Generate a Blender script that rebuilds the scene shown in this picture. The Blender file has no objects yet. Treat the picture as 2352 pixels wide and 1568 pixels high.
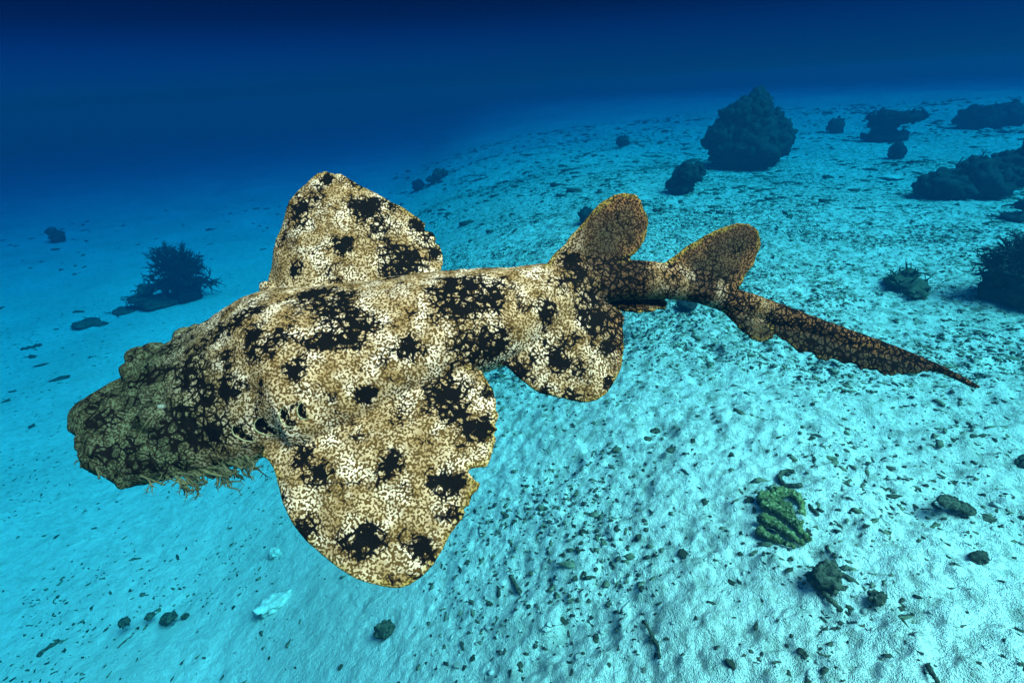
import bpy, bmesh, math, random
import numpy as np
from mathutils import Vector, Matrix
from mathutils.bvhtree import BVHTree
from mathutils.kdtree import KDTree

random.seed(7)
rng = np.random.default_rng(11)
C = bpy.context.scene.collection
R = math.radians

# ------------------------------------------------------------------ camera
CAM_H, PITCH, ROLL, LENS = 2.6, R(24.0), R(3.2), 20.0
cam_pos = np.array([0.0, 0.0, CAM_H])
fwd = np.array([0.0, math.cos(PITCH), -math.sin(PITCH)])
r0 = np.array([1.0, 0.0, 0.0])
u0 = np.cross(r0, fwd)
right = math.cos(ROLL) * r0 - math.sin(ROLL) * u0
up = math.sin(ROLL) * r0 + math.cos(ROLL) * u0
cd = bpy.data.cameras.new('camera')
cd.lens = LENS; cd.sensor_width = 36.0; cd.clip_start = 0.02; cd.clip_end = 400.0
cam = bpy.data.objects.new('camera', cd); C.objects.link(cam)
cam.matrix_world = Matrix(((right[0], up[0], -fwd[0], cam_pos[0]),
                           (right[1], up[1], -fwd[1], cam_pos[1]),
                           (right[2], up[2], -fwd[2], cam_pos[2]), (0, 0, 0, 1)))
bpy.context.scene.camera = cam
FPX = LENS / 36.0 * 2352.0          # all traced positions are in a 2352 x 1568 frame


def pdir(x, y):
    return fwd + right * ((x - 1176.0) / FPX) + up * (-(y - 784.0) / FPX)


def P(x, y, d):
    return cam_pos + pdir(x, y) * d


# ------------------------------------------------------------------ world, sun, exposure
SUN_EL, SUN_AZ = R(52.0), R(122.0)      # azimuth clockwise from +Y: light comes from the right, behind the camera
SUN_STRENGTH, SUN_ANGLE = 5.0, R(38.0)
EXPOSURE = 1.27
sc = bpy.context.scene
w = bpy.data.worlds.new('World'); sc.world = w; w.use_nodes = True
nt = w.node_tree; nt.nodes.clear()
wo = nt.nodes.new('ShaderNodeOutputWorld'); bg = nt.nodes.new('ShaderNodeBackground')
sky = nt.nodes.new('ShaderNodeTexSky'); sky.sky_type = 'NISHITA'; sky.sun_disc = False
sky.sun_elevation = SUN_EL; sky.sun_rotation = SUN_AZ
# the sky is seen from under the surface: bright inside Snell's window, deep blue outside it
tc = nt.nodes.new('ShaderNodeTexCoord'); sep = nt.nodes.new('ShaderNodeSeparateXYZ')
ramp = nt.nodes.new('ShaderNodeValToRGB')
ramp.color_ramp.elements[0].position = 0.0; ramp.color_ramp.elements[0].color = (0.0, 0.032, 0.150, 1)
ramp.color_ramp.elements[1].position = 0.92; ramp.color_ramp.elements[1].color = (0.55, 0.85, 1.0, 1)
for pos, c_ in ((0.04, (0.0, 0.020, 0.108)), (0.085, (0.0, 0.0100, 0.064)), (0.11, (0.0, 0.0055, 0.038)), (0.16, (0.0, 0.0035, 0.025)),
                (0.36, (0.0, 0.004, 0.020)), (0.62, (0.0, 0.03, 0.08))):
    e = ramp.color_ramp.elements.new(pos); e.color = (*c_, 1)
mul = nt.nodes.new('ShaderNodeMix'); mul.data_type = 'RGBA'; mul.blend_type = 'MULTIPLY'; mul.inputs[0].default_value = 1.0
nt.links.new(tc.outputs['Generated'], sep.inputs[0]); nt.links.new(sep.outputs['Z'], ramp.inputs[0])
nt.links.new(sky.outputs[0], mul.inputs[6]); nt.links.new(ramp.outputs[0], mul.inputs[7])
nt.links.new(mul.outputs[2], bg.inputs[0]); bg.inputs[1].default_value = 0.15
nt.links.new(bg.outputs[0], wo.inputs[0])

sd = bpy.data.lights.new('sun', 'SUN'); sd.energy = SUN_STRENGTH; sd.angle = SUN_ANGLE; sd.color = (1.0, 0.95, 0.88)
so = bpy.data.objects.new('sun', sd); C.objects.link(so)
sun_to = Vector((math.sin(SUN_AZ) * math.cos(SUN_EL), math.cos(SUN_AZ) * math.cos(SUN_EL), math.sin(SUN_EL)))
so.rotation_euler = sun_to.to_track_quat('Z', 'Y').to_euler(); so.location = (4, -4, 8)

sc.view_settings.view_transform = 'Standard'; sc.view_settings.look = 'None'
sc.view_settings.exposure = EXPOSURE; sc.view_settings.gamma = 1.0; sc.view_settings.use_curve_mapping = False
sc.cycles.max_bounces = 5; sc.cycles.diffuse_bounces = 3; sc.cycles.volume_bounces = 1
sc.cycles.use_denoising = True
sc.cycles.caustics_reflective = False; sc.cycles.caustics_refractive = False


# ------------------------------------------------------------------ helpers
def hash3(i, j, k, s):
    h = (i * 374761393 + j * 668265263 + k * 2147483647 + s * 974634777) & 0xFFFFFFFF
    h = ((h ^ (h >> 13)) * 1274126177) & 0xFFFFFFFF
    h = ((h ^ (h >> 16)) * 2246822519) & 0xFFFFFFFF
    return ((h ^ (h >> 15)) & 0xFFFFFF) / float(0xFFFFFF)


def vnoise(p, s=0):
    p = np.asarray(p, float)
    i = np.floor(p).astype(np.int64); f = p - i
    f = f * f * f * (f * (f * 6 - 15) + 10)
    out = 0
    for dx in (0, 1):
        wx = f[:, 0] if dx else 1 - f[:, 0]
        for dy in (0, 1):
            wy = f[:, 1] if dy else 1 - f[:, 1]
            for dz in (0, 1):
                wz = f[:, 2] if dz else 1 - f[:, 2]
                out = out + wx * wy * wz * hash3(i[:, 0] + dx, i[:, 1] + dy, i[:, 2] + dz, s)
    return out * 2 - 1


def fbm(p, s=0, o=4):
    a, t = 1.0, 0
    p = np.asarray(p, float)
    for k in range(o):
        t = t + a * vnoise(p, s + k); p = p * 2.03 + 7.1; a *= 0.5
    return t


def smooth(a, b, x):
    t = np.clip((x - a) / (b - a), 0, 1)
    return t * t * (3 - 2 * t)


def mesh_from(name, verts, faces, smooth_shade=True):
    me = bpy.data.meshes.new(name)
    me.from_pydata([tuple(v) for v in verts], [], [tuple(f) for f in faces])
    if smooth_shade:
        me.polygons.foreach_set('use_smooth', [True] * len(me.polygons))
    me.update()
    return me


def big_mesh(name, verts, quads):
    verts = np.asarray(verts, np.float32); quads = np.asarray(quads, np.int32)
    me = bpy.data.meshes.new(name)
    k = quads.shape[1]
    me.vertices.add(len(verts)); me.vertices.foreach_set('co', verts.ravel())
    me.loops.add(quads.size); me.loops.foreach_set('vertex_index', quads.ravel())
    me.polygons.add(len(quads))
    me.polygons.foreach_set('loop_start', np.arange(0, quads.size, k, dtype=np.int32))
    me.polygons.foreach_set('use_smooth', np.ones(len(quads), bool))
    me.update(calc_edges=True); me.validate()
    return me


def link(name, me, mat=None, parent=None, loc=None):
    o = bpy.data.objects.new(name, me); C.objects.link(o)
    if mat is not None and me is not None and not me.materials:
        me.materials.append(mat)
    if parent is not None:
        o.parent = parent
    if loc is not None:
        o.location = loc
    return o


def tag(o, label=None, cat=None, group=None, kind=None):
    if label: o['label'] = label
    if cat: o['category'] = cat
    if group: o['group'] = group
    if kind: o['kind'] = kind
    return o


class NT:
    def __init__(s, name):
        s.m = bpy.data.materials.new(name); s.m.use_nodes = True
        s.t = s.m.node_tree; s.t.nodes.clear()
        s.out = s.t.nodes.new('ShaderNodeOutputMaterial')

    def n(s, typ, **kw):
        x = s.t.nodes.new(typ)
        for k, v in kw.items(): setattr(x, k, v)
        return x

    def put(s, sock, v):
        if hasattr(v, 'is_output'): s.t.links.new(v, sock)
        else: sock.default_value = v

    def math(s, op, a, b=0.0, c=None, clamp=False):
        x = s.n('ShaderNodeMath', operation=op, use_clamp=clamp); s.put(x.inputs[0], a); s.put(x.inputs[1], b)
        if c is not None: s.put(x.inputs[2], c)
        return x.outputs[0]

    def mix(s, f, a, b, blend='MIX'):
        x = s.n('ShaderNodeMix', data_type='RGBA', blend_type=blend)
        s.put(x.inputs[0], f); s.put(x.inputs[6], a); s.put(x.inputs[7], b); return x.outputs[2]

    def rng(s, v, a, b, c=0.0, d=1.0, interp='SMOOTHSTEP'):
        x = s.n('ShaderNodeMapRange', interpolation_type=interp)
        for k, q in enumerate((v, a, b, c, d)): s.put(x.inputs[k], q)
        return x.outputs[0]

    def noise(s, co, scale, detail=3.0, rough=0.5):
        x = s.n('ShaderNodeTexNoise'); s.put(x.inputs['Vector'], co); s.put(x.inputs['Scale'], scale)
        x.inputs['Detail'].default_value = detail; x.inputs['Roughness'].default_value = rough
        return x

    def vor(s, co, scale, feat='DISTANCE_TO_EDGE'):
        x = s.n('ShaderNodeTexVoronoi', feature=feat); s.put(x.inputs['Vector'], co); s.put(x.inputs['Scale'], scale)
        return x.outputs['Distance']

    def attr(s, name):
        return s.n('ShaderNodeAttribute', attribute_name=name).outputs['Fac']

    def bsdf(s, col, rough=0.8, spec=0.25, bump=None, bstr=0.5, bdist=0.01):
        b = s.n('ShaderNodeBsdfPrincipled'); s.put(b.inputs['Base Color'], col); s.put(b.inputs['Roughness'], rough)
        b.inputs['Specular IOR Level'].default_value = spec
        if bump is not None:
            x = s.n('ShaderNodeBump'); x.inputs['Strength'].default_value = bstr; x.inputs['Distance'].default_value = bdist
            s.put(x.inputs['Height'], bump); s.t.links.new(x.outputs[0], b.inputs['Normal'])
        s.t.links.new(b.outputs[0], s.out.inputs['Surface'])
        return s.m


def rgb(r, g, b): return (r, g, b, 1.0)


# ------------------------------------------------------------------ materials
def sand_material():
    s = NT('pale_sand'); co = s.n('ShaderNodeTexCoord').outputs['Object']
    n1 = s.noise(co, 1.1, 4).outputs['Fac']; n2 = s.noise(co, 9.0, 4, 0.6).outputs['Fac']; n3 = s.noise(co, 60.0, 3, 0.7).outputs['Fac']
    n4 = s.noise(co, 240.0, 2).outputs['Fac']
    n5 = s.noise(co, 17.0, 5, 0.72).outputs['Fac']
    film = s.n('ShaderNodeSeparateXYZ'); s.put(film.inputs[0], co)
    bank = s.rng(s.math('ADD', film.outputs[0], s.math('MULTIPLY', film.outputs[1], 0.16)), -0.9, 1.0, 0.26, 1.0)   # algae film thickens on the bank
    far_ = s.rng(film.outputs[1], 2.0, 3.8, 0.5, 1.0)
    film_ = s.math('MULTIPLY', bank, far_)
    col = s.mix(s.rng(n1, 0.35, 0.7), rgb(0.82, 0.78, 0.69), rgb(0.70, 0.67, 0.58))
    col = s.mix(s.math('MULTIPLY', s.math('MULTIPLY', s.rng(n2, 0.48, 0.64), 0.55), film_), col, rgb(0.26, 0.29, 0.21))
    col = s.mix(s.math('MULTIPLY', s.math('MULTIPLY', s.rng(n5, 0.50, 0.60), 0.9), film_), col, rgb(0.14, 0.17, 0.11))
    col = s.mix(s.math('MULTIPLY', s.math('MULTIPLY', s.rng(n3, 0.54, 0.66), 0.75), film_), col, rgb(0.20, 0.22, 0.15))
    col = s.mix(s.math('MULTIPLY', s.rng(n3, 0.42, 0.26), 0.55), col, rgb(0.88, 0.84, 0.76))
    col = s.mix(s.math('MULTIPLY', s.rng(n4, 0.55, 0.70), 0.5), col, rgb(0.42, 0.39, 0.31))
    h = s.math('ADD', s.math('MULTIPLY', n3, 0.9), s.math('MULTIPLY', n4, 0.35))
    h = s.math('ADD', h, s.math('MULTIPLY', n2, 1.6))
    return s.bsdf(col, 0.95, 0.05, h, 0.9, 0.02)


def rubble_material(name, a, b, scale=40.0, top=None):
    s = NT(name); co = s.n('ShaderNodeTexCoord').outputs['Object']
    n1 = s.noise(co, scale, 4, 0.65).outputs['Fac']; n2 = s.noise(co, scale * 3.3, 3).outputs['Fac']
    info = s.n('ShaderNodeObjectInfo').outputs['Random']
    col = s.mix(s.rng(n1, 0.35, 0.65), rgb(*a), rgb(*b))
    if top:
        col = s.mix(s.rng(n2, 0.52, 0.7), col, rgb(*top))
    col = s.mix(s.math('MULTIPLY', info, 0.45), col, rgb(*[x * 0.45 for x in a]))
    return s.bsdf(col, 0.9, 0.1, s.math('ADD', n1, s.math('MULTIPLY', n2, 0.5)), 0.8, 0.01)


M_sand = sand_material()
M_rub = rubble_material('algae_covered_rubble', (0.022, 0.028, 0.018), (0.13, 0.13, 0.08), 60.0)
M_rub2 = rubble_material('grey_rubble', (0.12, 0.12, 0.09), (0.30, 0.29, 0.22))
M_rub3 = rubble_material('algae_film', (0.10, 0.115, 0.065), (0.24, 0.25, 0.16))
M_green = rubble_material('green_turf_rubble', (0.030, 0.040, 0.010), (0.17, 0.19, 0.060), 34.0, (0.42, 0.40, 0.20))
M_coral = rubble_material('dark_coral', (0.012, 0.013, 0.012), (0.045, 0.05, 0.042), 14.0)
M_coral2 = rubble_material('olive_coral', (0.03, 0.035, 0.02), (0.10, 0.115, 0.07), 14.0)
M_pale = rubble_material('bleached_rubble', (0.50, 0.48, 0.40), (0.78, 0.75, 0.66), 30.0)


def shark_material():
    s = NT('wobbegong_skin'); co = s.n('ShaderNodeTexCoord').outputs['Object']
    dk = s.attr('dark'); rust = s.attr('rust'); head = s.attr('head_dim'); edge = s.attr('edge')
    nd = s.n('ShaderNodeTexNoise'); s.put(nd.inputs['Vector'], co); nd.inputs['Scale'].default_value = 70.0; nd.inputs['Detail'].default_value = 1.0
    off = s.n('ShaderNodeVectorMath', operation='SUBTRACT'); s.put(off.inputs[0], nd.outputs['Color']); off.inputs[1].default_value = (0.5, 0.5, 0.5)
    sc_ = s.n('ShaderNodeVectorMath', operation='SCALE'); s.put(sc_.inputs[0], off.outputs[0]); sc_.inputs['Scale'].default_value = 0.009
    ad = s.n('ShaderNodeVectorMath', operation='ADD'); s.put(ad.inputs[0], co); s.put(ad.inputs[1], sc_.outputs[0])
    cw = ad.outputs[0]
    e2 = s.vor(cw, 78.0)                                          # rosettes
    e1 = s.math('ADD', s.math('MULTIPLY', s.noise(co, 315.0, 0.0).outputs['Fac'], 0.75), s.math('MULTIPLY', s.vor(cw, 245.0), 0.38))
    mott = s.noise(co, 34.0, 3, 0.6).outputs['Fac']; mott2 = s.noise(co, 13.0, 3, 0.55).outputs['Fac']
    nz = s.noise(co, 75.0, 3, 0.6).outputs['Fac']; mott3 = s.noise(co, 27.0, 2, 0.5).outputs['Fac']
    d1 = s.math('ADD', dk, s.math('MULTIPLY', s.math('SUBTRACT', nz, 0.5), s.math('MULTIPLY', dk, 1.1)))
    d2 = s.math('ADD', d1, s.math('MULTIPLY', s.rng(mott, 0.46, 0.72), s.math('SUBTRACT', 0.34, s.math('MULTIPLY', rust, 0.22))))
    # fine worm-like cells
    thr = s.math('ADD', 0.424, s.math('MULTIPLY', d2, 0.06))
    lit = s.rng(e1, s.math('SUBTRACT', thr, 0.055), s.math('ADD', thr, 0.055))
    # black net between the rosettes, closing up inside the blotches
    w_ = s.math('ADD', -0.075, s.math('MULTIPLY', d2, 0.50))
    ros = s.rng(e2, s.math('SUBTRACT', w_, 0.04), s.math('ADD', w_, 0.075))
    cream = s.mix(s.rng(mott, 0.36, 0.60), rgb(0.50, 0.300, 0.155), rgb(0.27, 0.140, 0.050))
    cream = s.mix(s.rng(mott3, 0.44, 0.68, 0.0, 0.85), cream, rgb(0.80, 0.55, 0.37))
    cream = s.mix(s.math('MULTIPLY', s.rng(d2, 0.22, 0.70), 0.7), cream, rgb(0.36, 0.20, 0.085))
    cream = s.mix(head, cream, s.mix(s.rng(mott, 0.35, 0.65), rgb(0.058, 0.084, 0.041), rgb(0.018, 0.028, 0.014)))  # weaker light on the head painted in as darker, greener skin
    cream = s.mix(rust, cream, s.mix(s.rng(mott2, 0.42, 0.60), rgb(0.090, 0.042, 0.020), rgb(0.24, 0.092, 0.030)))
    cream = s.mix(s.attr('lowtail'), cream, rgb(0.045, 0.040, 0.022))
    cream = s.mix(s.math('MULTIPLY', edge, 0.6), cream, rgb(0.34, 0.21, 0.03))
    line = s.mix(s.rng(d2, 0.05, 0.60), rgb(0.092, 0.043, 0.010), rgb(0.018, 0.009, 0.003))
    line = s.mix(rust, line, rgb(0.022, 0.011, 0.006))
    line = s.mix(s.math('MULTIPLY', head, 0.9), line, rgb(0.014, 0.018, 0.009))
    line = s.mix(s.math('MULTIPLY', edge, 0.45), line, rgb(0.10, 0.06, 0.008))
    col = s.mix(lit, line, cream)
    col = s.mix(ros, rgb(0.004, 0.003, 0.002), col)
    col = s.mix(s.attr('white'), col, rgb(0.17, 0.20, 0.16))
    h = s.math('ADD', s.math('MULTIPLY', lit, 0.4), s.math('MULTIPLY', nz, 0.6))
    h = s.math('ADD', h, s.math('MULTIPLY', ros, 0.5))
    return s.bsdf(col, 0.75, 0.02, h, 0.4, 0.004)


M_skin = shark_material()


def plain(name, c, rough=0.7, var=0.3, scale=80.0):
    s = NT(name); co = s.n('ShaderNodeTexCoord').outputs['Object']
    n1 = s.noise(co, scale, 3).outputs['Fac']
    col = s.mix(s.math('MULTIPLY', n1, var * 2), rgb(*c), rgb(*[x * 0.35 for x in c]))
    return s.bsdf(col, rough, 0.2)


M_rim = plain('pale_skin_rim', (0.30, 0.27, 0.13))
M_tassel = plain('tassel_skin', (0.17, 0.17, 0.070), 0.6, 1.0, 150.0)


# ------------------------------------------------------------------ sea floor
def ground_z(x, y, fine=True):
    x = np.atleast_1d(np.asarray(x, float)); y = np.atleast_1d(np.asarray(y, float))
    z0 = np.zeros_like(x)
    q = lambda s, o=0.0: np.stack([x * s + o, y * s - o, z0], 1)
    z = 0.05 * vnoise(q(0.45, 3.1), 1) + 0.025 * vnoise(q(1.3, 9.7), 2)
    rr = np.hypot(x, y)
    # the reef slope climbs on the far right
    wd = 0.22 * np.maximum(y - 1.5, 0)
    tt = np.clip((x + 0.10 * y + 1.6 + wd) / (3.0 + 2 * wd), 0, 1)
    z = z + 1.12 * tt * tt * (3 - 2 * tt) - 0.45 * smooth(-0.6, -4.0, x)      # a sand bank drops away to the left
    z = z + 0.55 * smooth(5.0, 17.0, x * 0.85 + y * 0.42 - 3.0) + 0.06 * vnoise(q(0.9), 5) * smooth(5, 12, rr)
    if fine:
        near = smooth(14.0, 4.0, rr)
        rightside = 0.35 + 0.65 * smooth(-1.0, 0.5, x + 0.1 * y)
        z = z + near * rightside * (0.016 * vnoise(q(5.5, 2.0), 6) + 0.014 * vnoise(q(13.0), 7)
                       + 0.009 * vnoise(q(29.0), 8) + 0.005 * vnoise(q(61.0), 9))
        pits = vnoise(q(4.2, 5.0), 12)
        z = z - near * 0.030 * smooth(0.50, 0.85, pits) * rightside
    return z


rad = [0.03]
while rad[-1] < 65.0:
    r_ = rad[-1]
    rad.append(r_ + (0.06 if r_ < 1.0 else max(0.0085, r_ * 0.0045) if r_ < 7.5 else r_ * 0.011 if r_ < 18 else r_ * 0.05))
rad = np.array(rad)
ang = np.concatenate([np.linspace(-R(60), R(60), 680), np.linspace(R(62), R(298), 120)[1:-1]])
AA, RR = np.meshgrid(ang, rad)
gx = (np.sin(AA) * RR).ravel(); gy = (np.cos(AA) * RR).ravel()
gz = ground_z(gx, gy)
nr, na = len(rad), len(ang)
ii, jj = np.meshgrid(np.arange(nr - 1), np.arange(na), indexing='ij'); jn = (jj + 1) % na
quads = np.stack([ii * na + jj, ii * na + jn, (ii + 1) * na + jn, (ii + 1) * na + jj], -1).reshape(-1, 4)[:, ::-1]
sand = link('sand_floor', big_mesh('sand_floor', np.stack([gx, gy, gz], 1), quads), M_sand)
tag(sand, 'pale rippled sand sea floor', kind='structure')


def hit(x, y):
    """the point of the sea floor seen at a pixel"""
    d = pdir(x, y)
    t = np.concatenate([np.linspace(1.0, 8.0, 2000), np.linspace(8.0, 45.0, 2000)])
    p = cam_pos[None] + t[:, None] * d[None]
    g = ground_z(p[:, 0], p[:, 1], False)
    k = int(np.argmax(p[:, 2] < g))
    q = p[k].copy(); q[2] = g[k]
    return q, t[k]


# ------------------------------------------------------------------ shape builders
def ico(sub):
    bm = bmesh.new(); bmesh.ops.create_icosphere(bm, subdivisions=sub, radius=1.0)
    v = np.array([x.co[:] for x in bm.verts]); f = np.array([[q.index for q in x.verts] for x in bm.faces]); bm.free()
    return v, f


ICO = {k: ico(k) for k in (1, 2, 3, 4, 5)}


class Geo:
    def __init__(s): s.v, s.f, s.n = [], [], 0

    def add(s, v, f):
        v = np.asarray(v, float); s.v.append(v); s.f += [tuple(int(i) + s.n for i in q) for q in f]; s.n += len(v)

    def lump(s, c, r, amp=0.25, freq=2.5, seed=0, sub=3, rz=0.0, oct=4):
        v, f = ICO[sub]
        k = 1 + amp * fbm(v * freq + seed * 3.7, seed, oct)
        if sub >= 4: k = k + 0.10 * vnoise(v * freq * 5.0 + seed, seed + 3) + 0.06 * vnoise(v * freq * 11.0 + seed, seed + 5)
        v = v * k[:, None] * np.asarray(r)[None]
        ca, sa = math.cos(rz), math.sin(rz)
        v = np.stack([v[:, 0] * ca - v[:, 1] * sa, v[:, 0] * sa + v[:, 1] * ca, v[:, 2]], 1)
        s.add(v + np.asarray(c)[None], f)

    def tube(s, pts, radii, sides=6, cap=True):
        pts = [np.asarray(p, float) for p in pts]; n = len(pts)
        T = [pts[min(i + 1, n - 1)] - pts[max(i - 1, 0)] for i in range(n)]
        T = [t / (np.linalg.norm(t) + 1e-12) for t in T]
        a = np.array([0, 0, 1.0]) if abs(T[0][2]) < 0.9 else np.array([1.0, 0, 0])
        v = []
        for i in range(n):
            b = np.cross(T[i], a); b /= np.linalg.norm(b) + 1e-12; c = np.cross(b, T[i]); a = c
            for k in range(sides):
                th = 2 * math.pi * k / sides
                v.append(pts[i] + radii[i] * (math.cos(th) * b + math.sin(th) * c))
        f = [(i * sides + k, i * sides + (k + 1) % sides, (i + 1) * sides + (k + 1) % sides, (i + 1) * sides + k)
             for i in range(n - 1) for k in range(sides)]
        f.append(tuple(range(sides))[::-1]); f.append(tuple((n - 1) * sides + k for k in range(sides)))
        s.add(np.array(v), f)

    def mesh(s, name, origin=(0, 0, 0)):
        return mesh_from(name, np.concatenate(s.v) - np.asarray(origin)[None], s.f)


def branch(g, p, d, length, r, depth, rnd, spread=0.75, steps=3, up_bias=0.15, sides=5):
    pts, rr = [p], [r]
    for k in range(steps):
        d = d + np.array([rnd.gauss(0, 0.22), rnd.gauss(0, 0.22), rnd.gauss(0, 0.16) + up_bias * 0.3]); d /= np.linalg.norm(d)
        p = p + d * length / steps; pts.append(p); rr.append(r * (1 - 0.38 * (k + 1) / steps))
    g.tube(pts, rr, sides)
    if depth > 0:
        for q in range(rnd.choice((2, 3, 3))):
            k = rnd.randint(1, steps)
            nd = d + np.array([rnd.gauss(0, spread), rnd.gauss(0, spread), rnd.gauss(0, spread * 0.7) + up_bias])
            nd /= np.linalg.norm(nd)
            branch(g, pts[k], nd, length * rnd.uniform(0.55, 0.85), rr[k] * 0.78, depth - 1, rnd, spread, steps, up_bias, sides)


# ------------------------------------------------------------------ the shark
# stations: top px, bottom px, depth of the spine, tilt of the back towards the camera (deg), height/width
ST = [(178, 974, 176, 1038, .82, 42, .62), (186, 944, 186, 1050, .828, 42, .60), (203, 910, 212, 1060, .84, 42, .55),
      (240, 877, 252, 1082, .853, 42, .50), (288, 846, 308, 1108, .866, 42, .47), (345, 811, 388, 1102, .88, 43, .47),
      (430, 760, 470, 1085, .89, 44, .48), (510, 712, 560, 1060, .895, 45, .50), (600, 657, 640, 1036, .90, 46, .52),
      (700, 646, 740, 1000, .905, 47, .54), (800, 640, 850, 955, .915, 49, .56), (900, 629, 955, 905, .925, 51, .60),
      (1000, 618, 1040, 870, .94, 54, .64), (1085, 614, 1115, 848, .955, 56, .68), (1170, 606, 1185, 822, .97, 60, .74),
      (1250, 600, 1265, 775, .985, 64, .82), (1330, 598, 1340, 722, 1.0, 68, .92), (1400, 598, 1400, 694, 1.012, 72, 1.0),
      (1460, 599, 1455, 689, 1.022, 75, 1.05), (1530, 607, 1525, 688, 1.034, 77, 1.1), (1605, 630, 1588, 694, 1.048, 78, 1.15),
      (1691, 662, 1662, 716, 1.064, 78, 1.2), (1760, 684, 1738, 737, 1.077, 78, 1.25), (1845, 718, 1825, 762, 1.09, 78, 1.3),
      (1915, 742, 1897, 784, 1.10, 78, 1.35), (1985, 769, 1970, 805, 1.11, 78, 1.4), (2054, 793, 2042, 822, 1.12, 78, 1.5),
      (2124, 822, 2114, 845, 1.13, 78, 1.6), (2176, 845, 2168, 861, 1.138, 78, 1.6), (2229, 873, 2223, 886, 1.146, 78, 1.5),
      (2250, 886, 2248, 892, 1.15, 78, 1.3)]
ST = np.array(ST, float)


def catmull(A, n):
    m = len(A); u = np.linspace(0, m - 1, n); i = np.clip(np.floor(u).astype(int), 0, m - 2); t = (u - i)[:, None]
    p0, p1, p2, p3 = A[np.maximum(i - 1, 0)], A[i], A[i + 1], A[np.minimum(i + 2, m - 1)]
    return 0.5 * ((2 * p1) + (-p0 + p2) * t + (2 * p0 - 5 * p1 + 4 * p2 - p3) * t ** 2 + (-p0 + 3 * p1 - 3 * p2 + p3) * t ** 3)


NS = 181
S = catmull(ST, NS)
cen = np.array([P((a[0] + a[2]) / 2, (a[1] + a[3]) / 2, a[4]) for a in S])
tanv = np.gradient(cen, axis=0); tanv /= np.linalg.norm(tanv, axis=1)[:, None]
view = cam_pos[None] - cen; view /= np.linalg.norm(view, axis=1)[:, None]
U = np.cross(tanv, view); U /= np.linalg.norm(U, axis=1)[:, None]
U *= np.sign(np.sum(U * up[None], 1))[:, None]
kv = np.clip((S[:, 0] - 420.0) / 500.0, 0, 1)[:, None]
V = view - kv * tanv * np.sum(view * tanv, 1)[:, None]; V /= np.linalg.norm(V, axis=1)[:, None]
# half extent across the picture, measured along U
ext = np.array([abs(np.dot(P(a[0], a[1], a[4]) - P(a[2], a[3], a[4]), U[k])) / 2 for k, a in enumerate(S)])
ph = np.radians(S[:, 5]); rat = S[:, 6]
hw = ext / np.sqrt(np.cos(ph) ** 2 + (rat * np.sin(ph)) ** 2); hh = hw * rat
Dv = V * np.cos(ph)[:, None] + U * np.sin(ph)[:, None]      # towards the back of the animal
Lv = -U * np.cos(ph)[:, None] + V * np.sin(ph)[:, None]     # towards its left side, facing the camera


def bodypt(k, a, s=1.0):
    """k station index (0..NS-1), a angle: 0 = back, 90 = left side"""
    return cen[k] + s * (Dv[k] * hh[k] * math.cos(a) + Lv[k] * hw[k] * math.sin(a))


NA = 56
body = Geo()
bv = []
for k in range(NS):
    for j in range(NA):
        a = 2 * math.pi * j / NA
        ca, sa = math.cos(a), math.sin(a)
        rr_ = 1.0
        if 8 < k < 120:    # a low keel along the back, a flatter belly
            rr_ += 0.05 * math.exp(-(min(a, 2 * math.pi - a) / 0.30) ** 2)
        bv.append(cen[k] + rr_ * (Dv[k] * hh[k] * ca + Lv[k] * hw[k] * sa))
bf = [(k * NA + j, k * NA + (j + 1) % NA, (k + 1) * NA + (j + 1) % NA, (k + 1) * NA + j) for k in range(NS - 1) for j in range(NA)]
bf += [tuple(range(NA))[::-1], tuple((NS - 1) * NA + j for j in range(NA))]
body.add(np.array(bv), bf)


def sidx(x):
    """station whose spine stands at pixel column x"""
    return int(np.argmin(np.abs((S[:, 0] + S[:, 2]) / 2 - x)))


def depth_of(p): return float(np.dot(p - cam_pos, fwd))


def px_of(p):
    d = depth_of(p); q = p - cam_pos
    return 1176 + FPX * np.dot(q, right) / d, 784 - FPX * np.dot(q, up) / d


def resample(pts, n):
    pts = np.asarray(pts, float); d = np.r_[0, np.cumsum(np.linalg.norm(np.diff(pts, axis=0), axis=1))]
    u = np.linspace(0, d[-1], n)
    return np.stack([np.interp(u, d, pts[:, c]) for c in range(pts.shape[1])], 1)


EDGE_PTS = []


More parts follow.
